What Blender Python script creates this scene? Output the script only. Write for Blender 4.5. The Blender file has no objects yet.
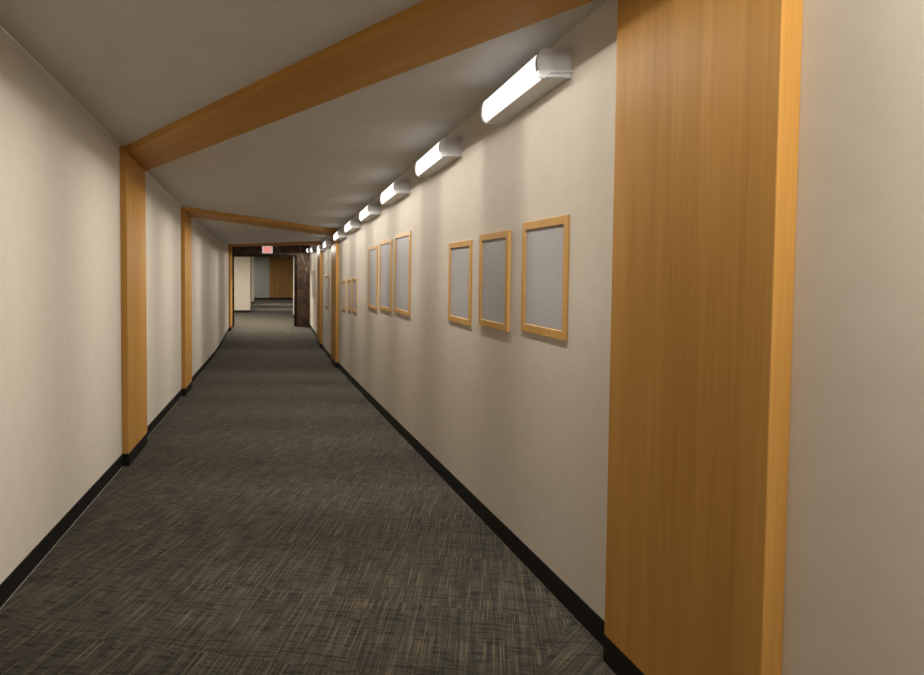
import bpy, bmesh, math, random
from mathutils import Vector, Matrix
random.seed(7)
S = bpy.context.scene
COL = S.collection

# ------------------------------------------------------------------ camera
F = 500.0            # focal length in pixels of the 924x675 frame
PX, PY = 262.0, 285.5  # principal point of the (off-centre) photograph
A = 0.030            # downward pitch
CAM = Vector((0, 0, 2.0))
FWD = Vector((0, math.cos(A), -math.sin(A)))
UP = Vector((0, math.sin(A), math.cos(A)))
EX = Vector((1, 0, 0))

def ray(x, y):
    return EX * ((x - PX) / F) + FWD + UP * (-(y - PY) / F)

def at(x, y, D):
    return CAM + ray(x, y) * D

cam_d = bpy.data.cameras.new('camera')
cam = bpy.data.objects.new('camera', cam_d)
COL.objects.link(cam)
cam.location = CAM
cam.rotation_euler = (math.pi / 2 - A, 0, 0)
cam_d.sensor_fit = 'HORIZONTAL'
cam_d.sensor_width = 36.0
cam_d.lens = 36.0 * F / 924.0
cam_d.shift_x = (462 - PX) / 924.0
cam_d.shift_y = -(337.5 - PY) / 924.0
cam_d.clip_start = 0.05
S.camera = cam

# ------------------------------------------------------------------ floor profile (ramp down, then rising)
H = 2.67
_raw = [(0, 607.6, 2.295), (121.8, 466.8, 4.18), (180.9, 397, 7.03), (215.6, 354.3, 11.70),
        (228, 331.5, 15.38), (233, 326.6, 16.35)]
prof = []
for x, y, D in _raw:
    p = at(x, y, D)
    prof.append((p.y, p.z))
prof = [(-4.0, prof[0][1] + 0.047 * (prof[0][0] + 4.0))] + prof
p = at(270, 299.6, 31.3)
prof.append((p.y, p.z))
prof.append((34.0, p.z + (34.0 - p.y) * 0.0))

def lin(y):
    for (a, b), (c, d) in zip(prof, prof[1:]):
        if y <= c:
            t = (y - a) / (c - a)
            return b + (d - b) * t
    return prof[-1][1]

def fz(y):           # rounded profile
    w = 0.9
    n = 9
    return sum(lin(y + w * (2 * i / (n - 1) - 1)) for i in range(n)) / n

def cz(x, y):        # ceiling height: parallel to the floor, sagging slightly towards the near right
    return fz(y) + H - 0.034 * min(1.0, max(0.0, (5.5 - y) / 3.3)) * max(0.0, x + 1.5) / 3.0

def floor_at(x, y):  # where a pixel's ray meets the floor
    r = ray(x, y)
    lo, hi = 0.3, 40.0
    t = lo
    prev = lo
    while t < hi:
        q = CAM + r * t
        if q.z < fz(q.y):
            break
        prev = t
        t += 0.05
    a, b = prev, t
    for _ in range(40):
        m = (a + b) / 2
        q = CAM + r * m
        if q.z < fz(q.y): b = m
        else: a = m
    return CAM + r * a

# ------------------------------------------------------------------ object helpers
def tag(o, label=None, cat=None, group=None, kind=None):
    if label: o['label'] = label
    if cat: o['category'] = cat
    if group: o['group'] = group
    if kind: o['kind'] = kind
    return o

def link(name, me, mat=None, parent=None, mw=None):
    o = bpy.data.objects.new(name, me)
    COL.objects.link(o)
    if mat is not None and hasattr(me, 'materials'):
        me.materials.append(mat)
    if parent is not None:
        o.parent = parent
    if mw is not None:
        o.matrix_local = mw
    return o

def mesh_of(bm, name, smooth=False):
    bmesh.ops.recalc_face_normals(bm, faces=bm.faces)
    me = bpy.data.meshes.new(name)
    bm.to_mesh(me)
    bm.free()
    if smooth:
        for p_ in me.polygons: p_.use_smooth = True
    return me

def box(bm, x0, x1, y0, y1, z0, z1):
    v = [bm.verts.new(c) for c in ((x0, y0, z0), (x1, y0, z0), (x1, y1, z0), (x0, y1, z0),
                                   (x0, y0, z1), (x1, y0, z1), (x1, y1, z1), (x0, y1, z1))]
    for f in ((0, 1, 2, 3), (4, 5, 6, 7), (0, 1, 5, 4), (1, 2, 6, 5), (2, 3, 7, 6), (3, 0, 4, 7)):
        bm.faces.new([v[i] for i in f])
    return v

def bevel(bm, w, seg=2):
    bmesh.ops.recalc_face_normals(bm, faces=bm.faces)
    es = [e for e in bm.edges if len(e.link_faces) == 2 and e.calc_face_angle(0) > 0.5]
    bmesh.ops.bevel(bm, geom=es, offset=w, segments=seg, affect='EDGES', profile=0.5, clamp_overlap=True)

def empty(name, loc, label, cat, group=None, rz=0.0):
    o = bpy.data.objects.new(name, None)
    o.empty_display_size = 0.1
    COL.objects.link(o)
    o.location = loc
    o.rotation_euler = (0, 0, rz)
    tag(o, label, cat, group)
    return o

def prism(bm, ring, axis_pts):
    """ring: list of 2D; axis_pts: two functions mapping (a,b)->Vector"""
    r0 = [bm.verts.new(axis_pts[0](*q)) for q in ring]
    r1 = [bm.verts.new(axis_pts[1](*q)) for q in ring]
    n = len(ring)
    for i in range(n):
        bm.faces.new((r0[i], r0[(i + 1) % n], r1[(i + 1) % n], r1[i]))
    bm.faces.new(r0)
    bm.faces.new(r1)

# ------------------------------------------------------------------ materials
def new_mat(name):
    m = bpy.data.materials.new(name)
    m.use_nodes = True
    nt = m.node_tree
    b = nt.nodes['Principled BSDF']
    return m, nt, b

def N(nt, t, **kw):
    n = nt.nodes.new(t)
    for k, v in kw.items():
        if k in n.inputs.keys() if isinstance(k, str) else False:
            n.inputs[k].default_value = v
        else:
            setattr(n, k, v)
    return n

def mapping(nt, scale=(1, 1, 1), rot=(0, 0, 0), src=None):
    m = nt.nodes.new('ShaderNodeMapping')
    m.inputs['Scale'].default_value = scale
    m.inputs['Rotation'].default_value = rot
    if src is None:
        t = nt.nodes.new('ShaderNodeTexCoord')
        src = t.outputs['Object']
    nt.links.new(src, m.inputs['Vector'])
    return m.outputs['Vector']

def noise(nt, vec, scale=1, detail=2, rough=0.5):
    n = nt.nodes.new('ShaderNodeTexNoise')
    n.inputs['Scale'].default_value = scale
    n.inputs['Detail'].default_value = detail
    n.inputs['Roughness'].default_value = rough
    nt.links.new(vec, n.inputs['Vector'])
    return n.outputs['Fac']

def ramp(nt, fac, stops):
    r = nt.nodes.new('ShaderNodeValToRGB')
    el = r.color_ramp.elements
    while len(el) < len(stops): el.new(0.5)
    for e, (p_, c) in zip(el, stops):
        e.position = p_
        e.color = (*c, 1) if len(c) == 3 else c
    nt.links.new(fac, r.inputs['Fac'])
    return r.outputs['Color']

def mix(nt, a, b, fac, mode='MIX'):
    m = nt.nodes.new('ShaderNodeMix')
    m.data_type = 'RGBA'
    m.blend_type = mode
    for s, v in ((m.inputs['Factor'], fac), (m.inputs['A'], a), (m.inputs['B'], b)):
        if hasattr(v, 'is_output') or isinstance(v, bpy.types.NodeSocket):
            nt.links.new(v, s)
        else:
            s.default_value = v if not isinstance(v, tuple) else (*v, 1)
    return m.outputs['Result']

def mth(nt, op, a, b=None, c=None):
    m = nt.nodes.new('ShaderNodeMath')
    m.operation = op
    for i, v in enumerate((a, b, c)):
        if v is None: continue
        if isinstance(v, bpy.types.NodeSocket): nt.links.new(v, m.inputs[i])
        else: m.inputs[i].default_value = v
    return m.outputs[0]

def bump(nt, bsdf, h, strength=0.2, dist=0.002):
    b = nt.nodes.new('ShaderNodeBump')
    b.inputs['Strength'].default_value = strength
    b.inputs['Distance'].default_value = dist
    nt.links.new(h, b.inputs['Height'])
    nt.links.new(b.outputs['Normal'], bsdf.inputs['Normal'])

def paint(name, c, c2=None, rough=0.85, sc=14, spec=0.25, b_=0.12):
    m, nt, b = new_mat(name)
    c2 = c2 or tuple(v * 0.94 for v in c)
    f = noise(nt, mapping(nt), sc, 5, 0.6)
    col = ramp(nt, f, [(0.35, c2), (0.65, c)])
    nt.links.new(col, b.inputs['Base Color'])
    b.inputs['Roughness'].default_value = rough
    b.inputs['Specular IOR Level'].default_value = spec
    g = noise(nt, mapping(nt), 160, 3, 0.6)
    bump(nt, b, g, b_, 0.002)
    return m

def plain(name, c, rough=0.5, spec=0.4, metal=0.0):
    m, nt, b = new_mat(name)
    f = noise(nt, mapping(nt), 40, 3)
    col = ramp(nt, f, [(0.3, tuple(v * 0.93 for v in c)), (0.7, c)])
    nt.links.new(col, b.inputs['Base Color'])
    b.inputs['Roughness'].default_value = rough
    b.inputs['Specular IOR Level'].default_value = spec
    b.inputs['Metallic'].default_value = metal
    return m

def wood(name, light, dark, rough=0.5, sc=1.0):
    m, nt, b = new_mat(name)
    v1 = mapping(nt, (16 * sc, 16 * sc, 0.55))
    v2 = mapping(nt, (90 * sc, 90 * sc, 1.6))
    v3 = mapping(nt, (3.2 * sc, 3.2 * sc, 0.35))
    n1 = noise(nt, v1, 1, 4, 0.6)
    n2 = noise(nt, v2, 1, 2, 0.5)
    n3 = noise(nt, v3, 1, 2, 0.5)
    f = mth(nt, 'ADD', mth(nt, 'MULTIPLY', n1, 0.5), mth(nt, 'ADD', mth(nt, 'MULTIPLY', n2, 0.22), mth(nt, 'MULTIPLY', n3, 0.28)))
    mid = tuple((a + c) / 2 for a, c in zip(light, dark))
    col = ramp(nt, f, [(0.36, dark), (0.5, mid), (0.64, light)])
    nt.links.new(col, b.inputs['Base Color'])
    b.inputs['Roughness'].default_value = rough
    b.inputs['Specular IOR Level'].default_value = 0.12
    bump(nt, b, n2, 0.05, 0.001)
    return m

M = {}
M['wall'] = paint('wall_vinyl', (0.60, 0.55, 0.485), (0.575, 0.525, 0.46), 0.8, 12)
M['lobby_wall'] = paint('lobby_paint', (0.56, 0.51, 0.43), None, 0.8)
M['grey_wall'] = paint('grey_paint', (0.42, 0.44, 0.42), None, 0.8)
M['ceiling'] = paint('ceiling_paint', (0.59, 0.575, 0.55), (0.56, 0.545, 0.52), 0.9, 5)
M['wood'] = wood('maple_veneer', (0.51, 0.275, 0.074), (0.375, 0.185, 0.041))
M['frame_wood'] = wood('maple_frame', (0.60, 0.36, 0.12), (0.46, 0.25, 0.07), 0.4, 1.6)
M['panel_wood'] = wood('brown_veneer', (0.42, 0.24, 0.085), (0.30, 0.16, 0.05))
M['base'] = plain('black_rubber', (0.008, 0.0075, 0.007), 0.55, 0.25)
M['trim'] = plain('pale_trim', (0.9, 0.88, 0.86), 0.6, 0.3)
M['light_line'] = plain('grey_light_line', (0.33, 0.32, 0.31), 0.7, 0.2)
M['backer'] = paint('grey_backing', (0.42, 0.405, 0.425), (0.40, 0.385, 0.405), 0.6, 30)
M['housing'] = plain('lamp_enamel', (0.62, 0.60, 0.58), 0.45, 0.4)
M['cap'] = plain('lamp_cap_plastic', (0.56, 0.56, 0.58), 0.4, 0.4)
M['dark_jamb'] = plain('dark_bronze_jamb', (0.012, 0.007, 0.004), 0.6, 0.15)
M['sign_white'] = plain('sign_white', (0.75, 0.72, 0.72), 0.4, 0.4)
M['steel'] = plain('brushed_steel', (0.75, 0.76, 0.80), 0.45, 0.5, 0.1)

def emis(name, c, s, base=(0.8, 0.8, 0.8)):
    m, nt, b = new_mat(name)
    b.inputs['Base Color'].default_value = (*base, 1)
    b.inputs['Emission Color'].default_value = (*c, 1)
    b.inputs['Emission Strength'].default_value = s
    b.inputs['Roughness'].default_value = 0.35
    return m
M['lens'] = emis('lamp_diffuser', (1.0, 0.97, 0.93), 1.10)
M['sign_face'] = emis('sign_face', (1.0, 0.93, 0.93), 0.42, (0.8, 0.78, 0.78))
M['sign_red'] = emis('sign_red', (1.0, 0.05, 0.04), 0.9, (0.5, 0.02, 0.015))

# marble with pale veins (object space of the end wall: x across, z up)
def marble():
    m, nt, b = new_mat('dark_marble')
    v = mapping(nt)
    n1 = noise(nt, v, 3.2, 6, 0.65)
    n2 = noise(nt, v, 9.0, 5, 0.7)
    n3 = noise(nt, v, 30.0, 3, 0.6)
    c1 = ramp(nt, n1, [(0.32, (0.030, 0.022, 0.018)), (0.5, (0.070, 0.046, 0.032)), (0.66, (0.15, 0.088, 0.052))])
    c2 = ramp(nt, n2, [(0.42, (0.024, 0.019, 0.017)), (0.60, (0.13, 0.070, 0.035)), (0.74, (0.24, 0.13, 0.06))])
    col = mix(nt, c1, c2, 0.5)
    tc = nt.nodes.new('ShaderNodeTexCoord')
    sp = nt.nodes.new('ShaderNodeSeparateXYZ')
    nt.links.new(tc.outputs['Object'], sp.inputs[0])
    X, Z = sp.outputs['X'], sp.outputs['Z']
    wob = mth(nt, 'MULTIPLY', mth(nt, 'SUBTRACT', n2, 0.5), 0.05)
    dash = mth(nt, 'GREATER_THAN', n3, 0.50)
    tot = None
    for (x0, z0, x1, z1, w) in VEINS:
        dx, dz = x1 - x0, z1 - z0
        L = math.hypot(dx, dz)
        nx, nz = -dz / L, dx / L
        d = mth(nt, 'ADD', mth(nt, 'MULTIPLY', X, nx), mth(nt, 'MULTIPLY', Z, nz))
        d = mth(nt, 'ABSOLUTE', mth(nt, 'ADD', mth(nt, 'SUBTRACT', d, nx * x0 + nz * z0), wob))
        s = mth(nt, 'ADD', mth(nt, 'MULTIPLY', X, dx / L), mth(nt, 'MULTIPLY', Z, dz / L))
        s = mth(nt, 'DIVIDE', mth(nt, 'SUBTRACT', s, (dx * x0 + dz * z0) / L), L)
        inside = mth(nt, 'MULTIPLY', mth(nt, 'GREATER_THAN', s, 0.0), mth(nt, 'LESS_THAN', s, 1.0))
        k = mth(nt, 'MULTIPLY', mth(nt, 'MULTIPLY', mth(nt, 'LESS_THAN', d, w), inside), dash)
        tot = k if tot is None else mth(nt, 'MAXIMUM', tot, k)
    col = mix(nt, col, (0.55, 0.50, 0.38), tot)
    nt.links.new(col, b.inputs['Base Color'])
    b.inputs['Roughness'].default_value = 0.5
    b.inputs['Specular IOR Level'].default_value = 0.2
    return m

def carpet():
    m, nt, b = new_mat('carpet_tile')
    tc = nt.nodes.new('ShaderNodeTexCoord')
    sp = nt.nodes.new('ShaderNodeSeparateXYZ')
    nt.links.new(tc.outputs['Object'], sp.inputs[0])
    X, Y = sp.outputs['X'], sp.outputs['Y']
    # strip of tiles laid at another angle in the near right corner
    t2 = 1.04
    q0 = floor_at(573, 617)
    side = mth(nt, 'SUBTRACT', mth(nt, 'SUBTRACT', X, q0.x), mth(nt, 'MULTIPLY', mth(nt, 'SUBTRACT', Y, q0.y), t2))
    corner = mth(nt, 'GREATER_THAN', side, 0.0)
    # u across the yarn, v along it
    tA = mth(nt, 'ADD', 0.46, mth(nt, 'MULTIPLY', corner, 0.85))
    u = mth(nt, 'SUBTRACT', X, mth(nt, 'MULTIPLY', Y, tA))
    v = mth(nt, 'ADD', Y, mth(nt, 'MULTIPLY', X, 0.17))
    TU, TV = 0.95, 0.48
    iv = mth(nt, 'FLOOR', mth(nt, 'DIVIDE', v, TV))
    iu = mth(nt, 'FLOOR', mth(nt, 'DIVIDE', mth(nt, 'ADD', u, mth(nt, 'MULTIPLY', iv, 0.37)), TU))
    cv = nt.nodes.new('ShaderNodeCombineXYZ')
    nt.links.new(iu, cv.inputs[0]); nt.links.new(iv, cv.inputs[1]); nt.links.new(corner, cv.inputs[2])
    wn = nt.nodes.new('ShaderNodeTexWhiteNoise')
    wn.noise_dimensions = '3D'
    nt.links.new(cv.outputs[0], wn.inputs['Vector'])
    off = mth(nt, 'MULTIPLY', wn.outputs['Value'], 37.0)
    def streak(su, sv, detail=1, o=0.0, rough=0.5):
        c = nt.nodes.new('ShaderNodeCombineXYZ')
        nt.links.new(mth(nt, 'MULTIPLY', u, su), c.inputs[0])
        nt.links.new(mth(nt, 'MULTIPLY', v, sv), c.inputs[1])
        nt.links.new(mth(nt, 'ADD', off, o), c.inputs[2])
        return noise(nt, c.outputs[0], 1, detail, rough)
    fine = streak(170, 3.5, 2, 0)
    mid = streak(42, 3.5, 1, 3.1)
    yarn = streak(150, 4.0, 0, 7.7)
    cross = streak(9.0, 80, 1, 11.3)
    crossf = streak(15.0, 140, 1, 17.9)
    blotch = streak(7, 6, 2, 23.0)
    base = ramp(nt, fine, [(0.30, (0.036, 0.032, 0.027)), (0.5, (0.062, 0.056, 0.048)), (0.70, (0.090, 0.081, 0.068))])
    hue = ramp(nt, mid, [(0.36, (0.80, 0.84, 0.80)), (0.62, (1.10, 1.02, 0.93))])
    col = mix(nt, base, hue, 1.0, 'MULTIPLY')
    bl = ramp(nt, blotch, [(0.35, (0.87, 0.88, 0.87)), (0.6, (1.05, 1.04, 1.04))])
    col = mix(nt, col, bl, 1.0, 'MULTIPLY')
    cr = ramp(nt, cross, [(0.38, (0.54, 0.54, 0.54)), (0.45, (1.0, 1.0, 1.0))])
    col = mix(nt, col, cr, 1.0, 'MULTIPLY')
    cf = ramp(nt, crossf, [(0.35, (0.82, 0.82, 0.82)), (0.6, (1.05, 1.05, 1.05))])
    col = mix(nt, col, cf, 1.0, 'MULTIPLY')
    yf = ramp(nt, yarn, [(0.65, (0, 0, 0)), (0.71, (1, 1, 1))])
    yf = mth(nt, 'MULTIPLY', yf, 0.42)
    col = mix(nt, col, (0.19, 0.155, 0.10), yf)
    tone = mth(nt, 'ADD', 0.95, mth(nt, 'MULTIPLY', wn.outputs['Value'], 0.1))
    tcx = nt.nodes.new('ShaderNodeCombineXYZ')
    for i in range(3): nt.links.new(tone, tcx.inputs[i])
    col = mix(nt, col, tcx.outputs[0], 1.0, 'MULTIPLY')
    nt.links.new(col, b.inputs['Base Color'])
    b.inputs['Roughness'].default_value = 0.95
    b.inputs['Specular IOR Level'].default_value = 0.1
    b.inputs['Sheen Weight'].default_value = 0.10
    b.inputs['Sheen Roughness'].default_value = 0.4
    bump(nt, b, fine, 0.25, 0.002)
    return m
M["carpet"] = carpet()

# ------------------------------------------------------------------ wall lines in plan
L_px = [(0, 607.6), (121.8, 466.8), (146, 438.2), (180.9, 397.0), (191.7, 383.9), (215.6, 354.3), (228.6, 331.2), (232.3, 326.6)]
R_px = [(603.7, 646), (338.4, 367.8), (330.9, 359.9), (322.1, 347.8), (317.3, 338.5), (309.3, 326.4)]
Lw = [floor_at(*q) for q in L_px]
Rw = [floor_at(*q) for q in R_px]
YEND = (Lw[-1].y + Rw[-1].y) / 2
# straight run behind the camera
def ext(a, b, y):
    t = (y - a.y) / (b.y - a.y)
    return a.lerp(b, t)
YB = -2.6
Lp = [ext(Lw[0], Lw[1], YB)] + Lw[:-1] + [ext(Lw[-2], Lw[-1], YEND)]
Rp = [ext(Rw[0], Rw[1], YB)] + Rw[:-1] + [ext(Rw[-2], Rw[-1], YEND)]
Lp = [Vector((q.x, q.y)) for q in Lp]
Rp = [Vector((q.x, q.y)) for q in Rp]
print('LEFT', [(round(q.x, 3), round(q.y, 2)) for q in Lp])
print('RIGHT', [(round(q.x, 3), round(q.y, 2)) for q in Rp], 'YEND', YEND)

def wx(P, y):        # wall x at depth y
    for a, b in zip(P, P[1:]):
        if y <= b.y or b is P[-1]:
            return a.x + (b.x - a.x) * (y - a.y) / (b.y - a.y)

def ys_between(P, y0, y1, step=0.5):
    ys = {y0, y1}
    for q in P:
        if y0 < q.y < y1: ys.add(q.y)
    k = math.ceil(y0 / step)
    while k * step < y1:
        if k * step > y0 and all(abs(k * step - v) > 0.02 for v in ys): ys.add(k * step)
        k += 1
    return sorted(ys)

def run(name, P, sgn, y0, y1, o0, o1, zlo, zhi, mat, kind='structure', parent=None):
    """a strip that follows a wall line: offsets o0..o1 into the corridor (sgn=+1 for the left wall)"""
    bm = bmesh.new()
    rows = []
    for y in ys_between(P, y0, y1):
        x = wx(P, y)
        g = fz(y)
        rows.append([bm.verts.new((x + sgn * o, y, g + z)) for o, z in ((o0, zlo), (o1, zlo), (o1, zhi), (o0, zhi))])
    for a, b in zip(rows, rows[1:]):
        for i in range(4):
            bm.faces.new((a[i], a[(i + 1) % 4], b[(i + 1) % 4], b[i]))
    bm.faces.new(rows[0]); bm.faces.new(rows[-1])
    o = link(name, mesh_of(bm, name), mat, parent)
    if kind: o['kind'] = kind
    return o

# shell
YF = 31.3
bm = bmesh.new()
ys = [YB + i * 0.3 for i in range(int((YF + 0.3 - YB) / 0.3) + 1)]
def slab(z0, z1):
    bm = bmesh.new()
    rows = []
    for y in ys:
        hw0, hw1 = (-1.5, 1.75) if y < YEND + 0.1 else (-4.0, 4.0)
        rows.append((y, hw0, hw1))
    prev = None
    for i, (y, a, b_) in enumerate(rows):
        cur = [bm.verts.new((x, y, (cz(x, y) + z - H) if z > 1 else fz(y) + z)) for x, z in ((a, z0), (b_, z0), (b_, z1), (a, z1))]
        if prev:
            for k in range(4):
                bm.faces.new((prev[k], prev[(k + 1) % 4], cur[(k + 1) % 4], cur[k]))
        else:
            bm.faces.new(cur)
        prev = cur
    bm.faces.new(prev)
    return bm
link('floor', mesh_of(slab(-0.12, 0.0), 'floor', False), M['carpet'])['kind'] = 'structure'
link('ceiling', mesh_of(slab(H, H + 0.12), 'ceiling', False), M['ceiling'])['kind'] = 'structure'
run('wall_left', Lp, 1, YB, YEND, -0.12, 0.0, -0.05, H + 0.05, M['wall'])
run('wall_right', Rp, -1, YB, YEND, -0.12, 0.0, -0.05, H + 0.05, M['wall'])
bm = bmesh.new()
box(bm, wx(Lp, YB) - 0.1, wx(Rp, YB) + 0.1, YB - 0.12, YB, fz(YB) - 0.1, fz(YB) + H + 0.1)
link('wall_back', mesh_of(bm, 'wall_back'), M['wall'])['kind'] = 'structure'

# ------------------------------------------------------------------ wooden portals
PT = 0.055            # how far the boards stand off the wall
BH = 0.105            # baseboard height
BT = 0.006
def yR(x, y): return floor_at(x, y).y
def y_for(P, sgn, off, xp, z):
    # depth at which a board corner standing `off` from the wall lands on pixel column xp (at height z)
    lo, hi = 0.4, 30.0
    for _ in range(60):
        m = (lo + hi) / 2
        d = Vector((wx(P, m) + sgn * off, m, z)) - CAM
        px = PX + F * d.x / d.dot(FWD)
        if (px < xp) == (sgn > 0): lo = m
        else: hi = m
    return (lo + hi) / 2
Lf = [(y_for(Lp, 1, 0, 120.6, 2.0), y_for(Lp, 1, PT, 146.2, 2.0)), (y_for(Lp, 1, 0, 181.0, 2.0), y_for(Lp, 1, PT, 191.6, 2.0)), (Lw[6].y, y_for(Lp, 1, PT, 232.3, 2.0))]
Rq0 = floor_at(603.4, 660.5).y
R1 = (y_for(Rp, -1, PT, 774.2, 2.0), Rq0)
R2 = (Rw[1].y, y_for(Rp, -1, PT, 331.2, 2.0))
R3 = (Rw[3].y, y_for(Rp, -1, PT, 317.2, 2.0))
Rf = [R1, R2, R3]
print('pilasters L', Lf, 'R', Rf)

def pilaster(P, sgn, y0, y1, parent, org):
    a = Vector((wx(P, y0), y0)); b = Vector((wx(P, y1), y1))
    d = (b - a); Ln = d.length
    ang = math.atan2(d.y, d.x)
    g0, g1 = fz(y0), fz(y1)
    bm = bmesh.new()
    nrm = -1 if sgn > 0 else 1          # local +y is left of travel; corridor side
    o0, o1 = sorted((nrm * -0.001 * 0, nrm * PT))
    v = box(bm, 0, Ln, o0, o1, 0, 1)
    for q in bm.verts:
        t = q.co.x / Ln
        g = g0 + (g1 - g0) * t
        q.co.z = g + (BH if q.co.z < 0.5 else H) - g0
    bevel(bm, 0.003, 2)
    me = mesh_of(bm, 'pilaster')
    o = link('pilaster', me, M['wood'], parent)
    o.matrix_local = Matrix.Translation(Vector((a.x, a.y, g0)) - org) @ Matrix.Rotation(ang, 4, 'Z')
    return o

labels = ['large wooden portal nearest the camera, its wide right board filling the foreground',
          'middle wooden portal, its beam sloping down to the right across the ceiling',
          'farthest wooden portal framing the dark marble wall below the exit sign']
for i in range(3):
    (l0, l1), (r0, r1) = Lf[i], Rf[i]
    org = Vector((wx(Lp, l0), l0, fz(l0)))
    root = empty('wooden_portal', org, labels[i], 'wooden arch', 'wooden portals spanning the corridor')
    pilaster(Lp, 1, l0, l1, root, org)
    pilaster(Rp, -1, r0, r1, root, org)
    # beam: soffit board between the four board corners, below the ceiling
    cs = [Vector((wx(Lp, l0) + PT, l0)), Vector((wx(Lp, l1) + PT, l1)), Vector((wx(Rp, r1) - PT, r1)), Vector((wx(Rp, r0) - PT, r0))]
    mid0 = (cs[0] + cs[1]) / 2; mid1 = (cs[2] + cs[3]) / 2
    d = mid1 - mid0
    ang = math.atan2(d.y, d.x)
    inv = Matrix.Translation(Vector((mid0.x, mid0.y, fz(mid0.y) + H))) @ Matrix.Rotation(ang, 4, 'Z') @ Matrix.Rotation(math.pi / 2, 4, 'Y')
    ii = inv.inverted()
    bm = bmesh.new()
    n = 12
    rows = []
    for k in range(n + 1):
        t = k / n
        a = cs[0].lerp(cs[3], t); b = cs[1].lerp(cs[2], t)
        rows.append([bm.verts.new(ii @ Vector((q.x, q.y, cz(q.x, q.y) + z))) for q, z in ((a, -PT), (b, -PT), (b, 0.0), (a, 0.0))])
    for a, b in zip(rows, rows[1:]):
        for j in range(4):
            bm.faces.new((a[j], a[(j + 1) % 4], b[(j + 1) % 4], b[j]))
    bm.faces.new(rows[0]); bm.faces.new(rows[-1])
    o = link('ceiling_beam', mesh_of(bm, 'ceiling_beam'), M['wood'], root)
    o.matrix_local = Matrix.Translation(-org) @ inv

# baseboards: run along the wall and step out around the boards
def baseboard(name, P, sgn, spans):
    cuts = [(YB, 0)]
    bm = bmesh.new()
    segs = []
    y = YB
    for a, b in spans:
        segs.append((y, a, BT)); segs.append((a, b, PT + 0.0015)); y = b
    segs.append((y, YEND, BT))
    for y0, y1, t in segs:
        if y1 - y0 < 0.01: continue
        rows = []
        for yy in ys_between(P, y0, y1):
            x = wx(P, yy); g = fz(yy)
            rows.append([bm.verts.new((x + sgn * o, yy, g + z)) for o, z in ((0, 0), (t, 0), (t, BH), (0, BH))])
        for a, b in zip(rows, rows[1:]):
            for i in range(4):
                bm.faces.new((a[i], a[(i + 1) % 4], b[(i + 1) % 4], b[i]))
        bm.faces.new(rows[0]); bm.faces.new(rows[-1])
    link(name, mesh_of(bm, name), M['base'])['kind'] = 'structure'
baseboard('baseboard_left', Lp, 1, Lf)
baseboard('baseboard_right', Rp, -1, Rf)
# pale bead where the left wall meets the ceiling, and a grey strip standing in for light leaking under the left baseboard
def beads(name, zlo, zhi, t, t0=0.0, mat='trim'):
    bm = bmesh.new()
    y = YB
    for a, b in Lf + [(YEND, YEND)]:
        if a - y > 0.01:
            rows = []
            for yy in ys_between(Lp, y, a):
                x = wx(Lp, yy); g = fz(yy)
                rows.append([bm.verts.new((x + o, yy, g + z)) for o, z in ((t0, zlo), (t, zlo), (t, zhi), (t0, zhi))])
            for p0, p1 in zip(rows, rows[1:]):
                for i in range(4):
                    bm.faces.new((p0[i], p0[(i + 1) % 4], p1[(i + 1) % 4], p1[i]))
            bm.faces.new(rows[0]); bm.faces.new(rows[-1])
        y = b
    link(name, mesh_of(bm, name), M[mat])['kind'] = 'structure'
beads('trim_1', H - 0.012, H, 0.012)
beads('trim_2', 0.0, 0.0025, BT + 0.003, BT, 'light_line')

# ------------------------------------------------------------------ end wall with the doorway
def plane_x(x, D): return (x - PX) / F * D
def wz(y, D): return at(PX, y, D).z
DE = YEND / math.cos(A)
xo0, xo1 = at(233.9, 290, DE).x, at(294.6, 290, DE).x      # clear opening
xj0, xj1 = at(232.4, 290, DE).x, at(296.9, 290, DE).x      # jamb outer edges
zt = at(262, 256.6, DE).z
zj = at(262, 254.9, DE).z
g = fz(YEND)
lx, rx = wx(Lp, YEND), wx(Rp, YEND)
def marble_xz(x, y):
    q = at(x, y, DE)
    return q.x, q.z
VEINS = []
for (a, b_, c, d, w) in ((274.0, 244.5, 279.0, 250.5, 0.016), (279.0, 250.5, 282.0, 254.5, 0.009), (299.0, 244.5, 301.5, 253.0, 0.017),
                         (301.5, 253.0, 306.3, 271.0, 0.012), (309.5, 256, 306.3, 271.0, 0.012), (306.3, 271.0, 304.3, 281, 0.008)):
    x0, z0 = marble_xz(a, b_); x1, z1 = marble_xz(c, d)
    VEINS.append((x0, z0, x1, z1, w * 0.62))
M['marble'] = marble()
bm = bmesh.new()
TW = 0.22
box(bm, lx - 0.1, xj0, YEND, YEND + TW, g - 0.05, g + H + 0.1)
box(bm, xj1, rx + 0.1, YEND, YEND + TW, g - 0.05, g + H + 0.1)
box(bm, xj0, xj1, YEND, YEND + TW, zj, g + H + 0.1)
link('wall_end', mesh_of(bm, 'wall_end'), M['marble'])['kind'] = 'structure'
# dark metal jamb lining the opening
dr = bpy.data.objects.new('door_1', None); COL.objects.link(dr); dr['kind'] = 'structure'
dr.location = (0, YEND, g)
bm = bmesh.new()
box(bm, xj0, xo0, -0.012, TW + 0.01, 0.0, zj - g)
box(bm, xo1, xj1, -0.012, TW + 0.01, 0.0, zj - g)
box(bm, xo0, xo1, -0.012, TW + 0.01, zt - g, zj - g)
link('door_frame', mesh_of(bm, 'door_frame'), M['dark_jamb'], dr)
for sx, s in ((xo0, 1), (xo1, -1)):
    bm = bmesh.new()
    x0, x1 = sorted((sx, sx + s * 0.012))
    zc = at(262, 294.6, DE).z - g
    box(bm, x0, x1, 0.06, 0.13, zc - 0.05, zc + 0.05)
    bevel(bm, 0.003)
    link('strike_plate', mesh_of(bm, 'strike_plate'), M['steel'], dr)

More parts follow.
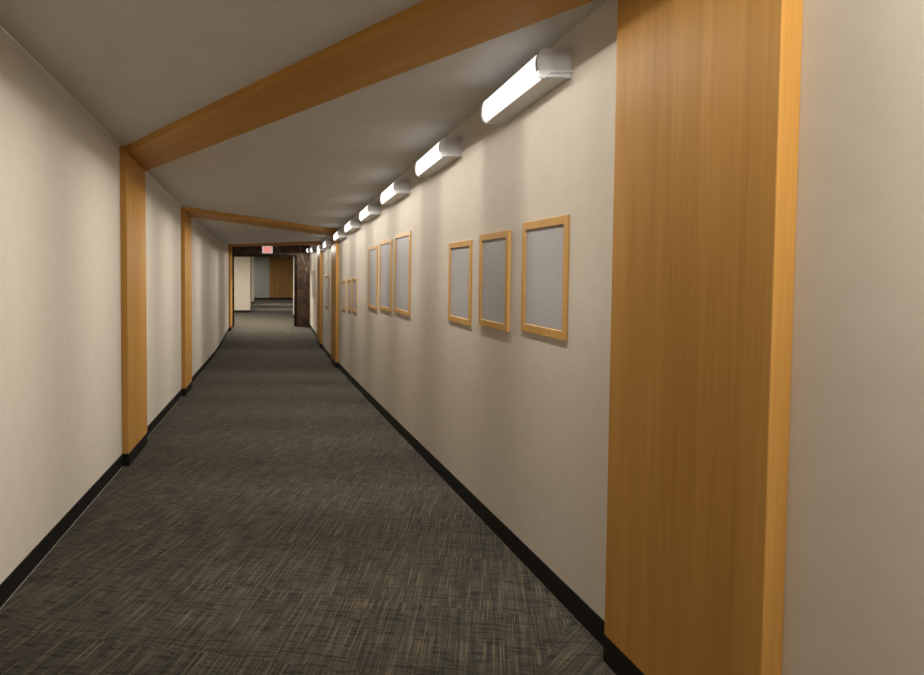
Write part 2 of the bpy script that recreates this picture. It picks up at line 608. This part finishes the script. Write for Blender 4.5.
# exit sign below the portal beam, on the marble header
sx0, sx1 = at(261.9, 250, DE).x, at(272.9, 250, DE).x
sz0, sz1 = wz(253.6, DE), wz(246.0, DE)
sw, sh = sx1 - sx0, sz1 - sz0
es = empty('exit_sign', ((sx0 + sx1) / 2, YEND - 0.002, sz0), 'white box exit sign with red letters on the marble above the doorway', 'exit sign')
bm = bmesh.new()
box(bm, -sw / 2, sw / 2, -0.06, 0.0, 0, sh)
bevel(bm, 0.008)
link('housing', mesh_of(bm, 'housing'), M['sign_white'], es)
bm = bmesh.new()
box(bm, -sw / 2 + 0.015, sw / 2 - 0.015, -0.064, -0.058, 0.015, sh - 0.015)
link('face_plate', mesh_of(bm, 'face_plate'), M['sign_face'], es)
bm = bmesh.new()
box(bm, -0.025, 0.025, -0.045, -0.015, sh - 0.004, sh + 0.03)
bevel(bm, 0.004)
link('mount', mesh_of(bm, 'mount'), M['sign_white'], es)
# letters E X I T as block strokes
bm = bmesh.new()
lh, st = sh * 0.70, 0.022
lz = (sh - lh) / 2
xs = -sw * 0.335
lw = sw * 0.155
gp = sw * 0.045
def stroke(x0, z0, x1, z1, w):
    d = Vector((x1 - x0, z1 - z0)); d.normalize()
    nx, nz = -d.y * w / 2, d.x * w / 2
    ring = [(x0 + nx, z0 + nz), (x1 + nx, z1 + nz), (x1 - nx, z1 - nz), (x0 - nx, z0 - nz)]
    prism(bm, ring, (lambda a, b: Vector((a, -0.067, b)), lambda a, b: Vector((a, -0.063, b))))
x = xs
stroke(x + st / 2, lz, x + st / 2, lz + lh, st)
for zz in (lz + st / 2, lz + lh / 2, lz + lh - st / 2): stroke(x, zz, x + lw, zz, st)
x += lw + gp
stroke(x + st * .4, lz, x + lw - st * .4 + .012, lz + lh, st); stroke(x + lw - st * .4 + .012, lz, x + st * .4, lz + lh, st)
x += lw + gp + .012
stroke(x + st / 2, lz, x + st / 2, lz + lh, st)
x += st + gp
stroke(x, lz + lh - st / 2, x + lw, lz + lh - st / 2, st); stroke(x + lw / 2, lz, x + lw / 2, lz + lh, st)
link('lettering', mesh_of(bm, 'lettering'), M['sign_red'], es)

# ------------------------------------------------------------------ lobby beyond the doorway
def fy(x, y): return floor_at(x, y)
def wallbox(name, x0, x1, y0, y1, mat, h=H + 0.05):
    bm = bmesh.new()
    v = box(bm, x0, x1, y0, y1, 0, 1)
    for q in v:
        q.co.z = fz(q.co.y) + (-0.05 if q.co.z < 0.5 else h)
    o = link(name, mesh_of(bm, name), mat); o['kind'] = 'structure'
    return o
def skirt(bm, x0, x1, y0, y1):
    v = box(bm, x0, x1, y0, y1, 0, 1)
    for q in v: q.co.z = fz(q.co.y) + (0 if q.co.z < 0.5 else BH)
b1 = fy(250.3, 312.6); b2 = fy(251.3, 308.3); b3 = fy(253.9, 303.5); fw = fy(275, 299.4); rb = fy(293.7, 317.8)
print('lobby', b1, b2, b3, fw, rb)
wallbox('wall_lobby_left', -4.0, b1.x, b1.y, b2.y, M['lobby_wall'])
wallbox('wall_lobby_corner', -4.0, b3.x, b3.y, b3.y + 0.3, M['lobby_wall'])
wallbox('wall_lobby_right', rb.x, 4.0, rb.y, rb.y + 0.4, M['lobby_wall'])
wallbox('wall_far', -4.0, 4.0, fw.y, fw.y + 0.15, M['grey_wall'])
wallbox('wall_lobby_west', -4.12, -4.0, YEND, fw.y, M['lobby_wall'])
wallbox('wall_lobby_east', 4.0, 4.12, YEND, fw.y, M['lobby_wall'])
# lobby side of the end wall, beyond the corridor's width
wallbox('wall_lobby_front', -4.0, lx - 0.1, YEND + 0.05, YEND + TW, M['lobby_wall'])
wallbox('wall_lobby_front_right', rx + 0.1, 4.0, YEND + 0.05, YEND + TW, M['lobby_wall'])
for nm, args in (('baseboard_lobby_left', (-4.0, b1.x + BT, b1.y - BT, b2.y)), ('baseboard_lobby_corner', (-4.0, b3.x + BT, b3.y - BT, b3.y + 0.3)),
                 ('baseboard_lobby_right', (rb.x - BT, 4.0, rb.y - BT, rb.y + 0.3)), ('baseboard_far', (-4.0, 4.0, fw.y - 0.035, fw.y))):
    bm = bmesh.new(); skirt(bm, *args)
    link(nm, mesh_of(bm, nm), M['base'])['kind'] = 'structure'
# brown wood panelling on the far wall
DF = fw.y
px0, px1 = at(269.4, 290, DF).x, at(294.5, 290, DF).x + 0.6
pz1 = fz(DF) + H
zs = at(262, 260.6, DF).z - fz(DF)
wp = empty('wood_wall_panelling', (px0, fw.y, fz(DF)), 'brown wood panelling on the far wall seen through the doorway', 'wall panel')
cuts = [px0, at(281.3, 290, DF).x, px1]
for a, b_ in zip(cuts, cuts[1:]):
    for z0, z1 in ((BH, zs - 0.006), (zs + 0.006, H)):
        bm = bmesh.new()
        box(bm, a - px0 + 0.004, b_ - px0 - 0.004, -0.03, 0.0, z0, z1)
        bevel(bm, 0.004)
        link('panel', mesh_of(bm, 'panel'), M['panel_wood'], wp)

# ------------------------------------------------------------------ picture frames on the right wall
def wall_hit(x, y, off=0.0):
    """ray hits the right wall plane (piecewise)"""
    r = ray(x, y)
    a, b = 0.5, 30.0
    for _ in range(60):
        m = (a + b) / 2
        q = CAM + r * m
        if q.x < wx(Rp, q.y) - off: a = m
        else: b = m
    return CAM + r * a

frames = [
    # xl, xr, ytl, ybl, proud, label
    (522.2, 568.9, 223.0, 330.8, 0.008, 'wood framed grey panel, nearest to the big wooden board, right one of the front trio'),
    (479.4, 510.5, 234.8, 325.0, 0.015, 'wood framed grey panel in the middle of the front trio, standing proud of the wall'),
    (448.7, 471.9, 243.1, 320.4, 0.008, 'wood framed grey panel, left and farthest one of the front trio'),
    (394.4, 410.7, 235.1, 311.8, 0.011, 'tall wood framed grey panel, right one of the second trio along the wall'),
    (379.6, 391.9, 241.8, 308.9, 0.011, 'tall wood framed grey panel in the middle of the second trio along the wall'),
    (367.8, 377.8, 247.3, 307.3, 0.011, 'tall wood framed grey panel, left one of the second trio along the wall'),
    (352.1, 357.0, 278.0, 311.2, 0.010, 'small wood framed grey panel, right one of the small trio before the middle portal'),
    (347.1, 351.0, 279.0, 310.1, 0.010, 'small wood framed grey panel in the middle of the small trio before the middle portal'),
    (341.9, 345.8, 279.9, 309.0, 0.010, 'small wood framed grey panel closest to the right board of the middle portal'),
    (324.9, 329.4, 275.1, 305.8, 0.010, 'lone wood framed grey panel on the wall between the middle and farthest portals'),
    (312.0, 315.6, 270.7, 295.6, 0.010, 'lone wood framed grey panel past the farthest portal, beside the marble'),
]
groups = ['framed panels of the front trio'] * 3 + ['framed panels of the second trio'] * 3 + ['small framed panels before the middle portal'] * 3 + ['lone framed panels at the far end'] * 2
for (xl, xr, yt, yb, pr, lab), grp in zip(frames, groups):
    A0 = wall_hit(xl, yt, pr); A1 = wall_hit(xl, yb, pr)
    B0 = wall_hit(xr, (yt + yb) / 2, 0.0)
    h = A0.z - A1.z
    w = math.hypot(A0.x - B0.x, A0.y - B0.y)
    w = min(w, h * 1.2)
    zc0 = A1.z
    d = Vector((wx(Rp, A0.y) - wx(Rp, B0.y), A0.y - B0.y))
    ang = math.atan2(d.y, d.x)
    ctr = ((A0 + B0) / 2)
    base = Vector((wx(Rp, ctr.y), ctr.y, zc0))
    print('frame', round(w, 3), round(h, 3), round(w / h, 3), [round(v, 2) for v in base])
    root = empty('picture_frame', base, lab, 'picture frame', grp, ang)
    # local x along the wall (away from camera), +y = into the corridor
    rail = 0.041 if h > 0.5 else 0.034
    W = w / 2
    bm = bmesh.new()
    outer = [(-W, 0), (W, 0), (W, h), (-W, h)]
    inner = [(-W + rail * .85, rail), (W - rail * .85, rail), (W - rail * .85, h - rail), (-W + rail * .85, h - rail)]
    yb0, yf0 = 0.0, pr
    vo0 = [bm.verts.new((a, yb0, b)) for a, b in outer]; vo1 = [bm.verts.new((a, yf0, b)) for a, b in outer]
    vi0 = [bm.verts.new((a, yb0, b)) for a, b in inner]; vi1 = [bm.verts.new((a, yf0, b)) for a, b in inner]
    for k in range(4):
        j = (k + 1) % 4
        bm.faces.new((vo0[k], vo0[j], vo1[j], vo1[k]))
        bm.faces.new((vi0[k], vi0[j], vi1[j], vi1[k]))
        bm.faces.new((vo1[k], vo1[j], vi1[j], vi1[k]))
        bm.faces.new((vo0[k], vo0[j], vi0[j], vi0[k]))
    bevel(bm, 0.0015, 1)
    link('frame', mesh_of(bm, 'frame'), M['frame_wood'], root)
    bm = bmesh.new()
    box(bm, inner[0][0] + 0.0005, inner[1][0] - 0.0005, 0.0, max(0.002, pr - 0.0065), inner[0][1] + 0.0005, inner[2][1] - 0.0005)
    link('backing_panel', mesh_of(bm, 'backing_panel'), M['backer'], root)

# ------------------------------------------------------------------ wall lamps
FD, FH, FL = 0.154, 0.138, 0.61
def lamp_ring(inset=0.0, seg=8):
    """profile in (out from the wall, up): flat back, rounded front"""
    r = []
    d, h = FD - inset, FH - inset
    b = inset
    front0 = 0.112
    r.append((0.0, b)); r.append((front0 + 0.016, b))
    # rounded nose, slightly raked
    for k in range(1, seg):
        t = -math.pi / 2 + math.pi * k / seg
        r.append((front0 + 0.006 + (d - front0 - 0.006) * math.cos(t) ** 0.8, (b + h) / 2 + (h - b) / 2 * math.sin(t)))
    r.append((front0 - 0.004, h)); r.append((0.0, h))
    return r
def lamp_meshes():
    out = {}
    bm = bmesh.new()                     # housing: back box
    ring = [(0, 0.006), (0.118, 0.006), (0.118, 0.016), (0.104, 0.03), (0.104, FH - 0.03), (0.112, FH - 0.014), (0.112, FH - 0.006), (0, FH - 0.006)]
    prism(bm, ring, (lambda a, b: Vector((0.018, a, b)), lambda a, b: Vector((FL - 0.018, a, b))))
    out['housing'] = mesh_of(bm, 'lamp_housing'); out['housing'].materials.append(M['housing'])
    bm = bmesh.new()                     # diffuser: curved front
    full = lamp_ring(0.005, 12)
    nose = full[1:-1]
    ring = [(0.106, 0.02)] + [(max(a, 0.106), b) for a, b in nose] + [(0.106, FH - 0.02)]
    prism(bm, ring, (lambda a, b: Vector((0.02, a, b)), lambda a, b: Vector((FL - 0.02, a, b))))
    out['diffuser'] = mesh_of(bm, 'lamp_diffuser'); out['diffuser'].materials.append(M['lens'])
    for p_ in out['diffuser'].polygons: p_.use_smooth = len(p_.vertices) == 4
    for nm, x0 in (('a', 0.0), ('b', FL - 0.02)):
        bm = bmesh.new()
        ring = lamp_ring(0.0, 12)
        prism(bm, ring, (lambda a, b: Vector((x0, a, b)), lambda a, b: Vector((x0 + 0.02, a, b))))
        bevel(bm, 0.002, 1)
        # raised rib along the lower edge of the cap
        xo = -0.009 if nm == 'a' else FL
        v = box(bm, xo, xo + 0.009, 0.0, 0.104, 0.020, 0.030)
        v = box(bm, xo, xo + 0.009, 0.034, 0.122, 0.001, 0.009)
        out['cap' + nm] = mesh_of(bm, 'lamp_end_cap'); out['cap' + nm].materials.append(M['cap'])
    return out
LM = lamp_meshes()
near_D = [0, 0.68, -0.60, -1.88, 2.258, 3.54, 4.82, 6.07, 7.36, 8.68, 10.42, 11.75, 13.97, 15.30]
near_D = near_D[1:]
lamp_labels = {
    2.258: 'lit white wall lamp nearest the camera, beside the big wooden board',
    3.54: 'lit white wall lamp, second from the camera, above the front trio of frames',
    4.82: 'lit white wall lamp, third from the camera, in the row below the ceiling',
    6.07: 'lit white wall lamp, fourth from the camera, above the second trio of frames',
    7.36: 'lit white wall lamp, fifth from the camera, in the row below the ceiling',
    8.68: 'lit white wall lamp, last one before the middle wooden portal',
    10.42: 'small distant lit wall lamp just past the middle wooden portal',
    11.75: 'small distant lit wall lamp just before the farthest wooden portal',
    13.97: 'small distant lit wall lamp just past the farthest wooden portal',
    15.3: 'farthest lit wall lamp, in front of the dark marble wall',
    0.68: 'lit white wall lamp on the wall nearer than the big wooden board',
    -0.60: 'lit white wall lamp behind the camera, second before the big wooden board',
    -1.88: 'lit white wall lamp at the corridor end behind the camera',
}
LAMP_W = 47.0
LCOL = (1.0, 0.94, 0.83)
LOFF = 0.27
def wall_wash(ld, LBASE):
    # spread shaped to band the walls: flat below, cut towards near wall, narrowed lengthwise
    ld.use_nodes = True
    nt = ld.node_tree
    em = [n for n in nt.nodes if n.type == 'EMISSION'][0]
    g = nt.nodes.new('ShaderNodeNewGeometry')
    sp = nt.nodes.new('ShaderNodeSeparateXYZ')
    nt.links.new(g.outputs['Incoming'], sp.inputs[0])
    x, y, z = sp.outputs
    down = mth(nt, 'MAXIMUM', mth(nt, 'MULTIPLY', z, -1.0), 0.0)
    flat = mth(nt, 'DIVIDE', FLATK, mth(nt, 'POWER', mth(nt, 'ADD', down, 0.10), FPOW))
    w0 = WASH
    q = mth(nt, 'MINIMUM', mth(nt, 'DIVIDE', w0, mth(nt, 'MAXIMUM', x, 0.001)), 1.0)
    q = mth(nt, 'POWER', q, WPOW)
    yy = mth(nt, 'DIVIDE', y, YNARROW)
    lv = mth(nt, 'ADD', LBASE, mth(nt, 'MULTIPLY', 1.0 - LBASE, mth(nt, 'EXPONENT', mth(nt, 'MULTIPLY', mth(nt, 'MULTIPLY', yy, yy), -1.0))))
    st = mth(nt, 'MULTIPLY', mth(nt, 'MULTIPLY', flat, q), lv)
    nt.links.new(st, em.inputs['Strength'])
WASH, WPOW, YNARROW, LBASE = 0.25, 1.85, 0.14, 0.13
FPOW, FLATK = 1.25, 0.95
FB = 0.25            # fixture bottom below the ceiling
for D in near_D:
    y0 = D + 0.03
    y1 = y0 + FL
    a = Vector((wx(Rp, y0), y0, fz(y0) + H - FB)); b = Vector((wx(Rp, y1), y1, fz(y1) + H - FB))
    ex = (b - a).normalized()
    ey = Vector((-ex.y, ex.x, 0)).normalized()      # left of travel = into the corridor
    ez = ex.cross(ey).normalized()
    mw = Matrix((ex, ey, ez)).transposed().to_4x4()
    mw.translation = a
    root = empty('wall_lamp', a, lamp_labels[D], 'wall lamp', 'row of lit wall lamps on the right wall')
    root.matrix_world = mw
    for nm, part in (('housing', 'housing'), ('diffuser', 'diffuser'), ('capa', 'end_cap'), ('capb', 'end_cap')):
        link(part, LM[nm], None, root)
    ld = bpy.data.lights.new('lamp_wash_light', 'AREA')  # added light, hung in the open in front of the lamp body
    ld.shape = 'RECTANGLE'
    ld.size, ld.size_y = {10.42: 0.3, 13.97: 0.45}.get(D, 0.78), 0.04
    ld.energy = LAMP_W * (1.35 if D < 0 else 0.85 if D < 1 else 1.0) * {10.42: 0.25, 11.75: 0.8, 13.97: 0.5, 15.30: 0.85}.get(D, 1.0)
    ld.color = LCOL
    lo = bpy.data.objects.new('lamp_wash_light', ld)
    COL.objects.link(lo)
    yc = y0 + {10.42: 0.45, 13.97: 0.30}.get(D, 0.03)
    wall_wash(ld, 0.31 if D < 1 else 0.20 if D > 4.5 else LBASE)
    lo.location = (wx(Rp, yc) - LOFF, yc, fz(yc) + H - FB + 0.040)
    lo.rotation_euler = (0, 0, math.atan2(ex.y, ex.x))

# added lights to brighten the lobby, without fixtures (out of sight above the doorway)
for (x, y, sx, sy, w) in ((0.1, 17.0, 1.2, 0.4, 185), (-1.4, 19.0, 1.2, 0.8, 120), (-2.4, 26.0, 1.0, 1.0, 60), (0.8, 23.4, 3.0, 0.25, 18), (0.9, 26.9, 3.0, 0.25, 16), (2.0, 27, 1.0, 1.0, 60), (-1.5, 29.4, 1.0, 0.6, 40)):
    ld = bpy.data.lights.new('lobby_fill_light', 'AREA')
    ld.shape = 'RECTANGLE'; ld.size, ld.size_y = sx, sy
    if w < 20: ld.spread = math.radians(50)  # narrow pair added to lay bright bands on the lobby floor
    ld.energy = w; ld.color = (1.0, 0.91, 0.78)
    lo = bpy.data.objects.new('lobby_fill_light', ld); COL.objects.link(lo)
    lo.location = (x, y, fz(y) + H - 0.03)

w = bpy.data.worlds.new('world'); S.world = w
w.use_nodes = True
w.node_tree.nodes['Background'].inputs[0].default_value = (0.0, 0.0, 0.0, 1)
w.node_tree.nodes['Background'].inputs[1].default_value = 0.0

S.view_settings.view_transform = 'Standard'
S.view_settings.look = 'None'
S.view_settings.gamma = 1.0
S.view_settings.exposure = 0.0
S.view_settings.use_curve_mapping = False
try:
    S.cycles.max_bounces = 10
    S.cycles.diffuse_bounces = 6
    S.cycles.use_denoising = True
except Exception:
    pass
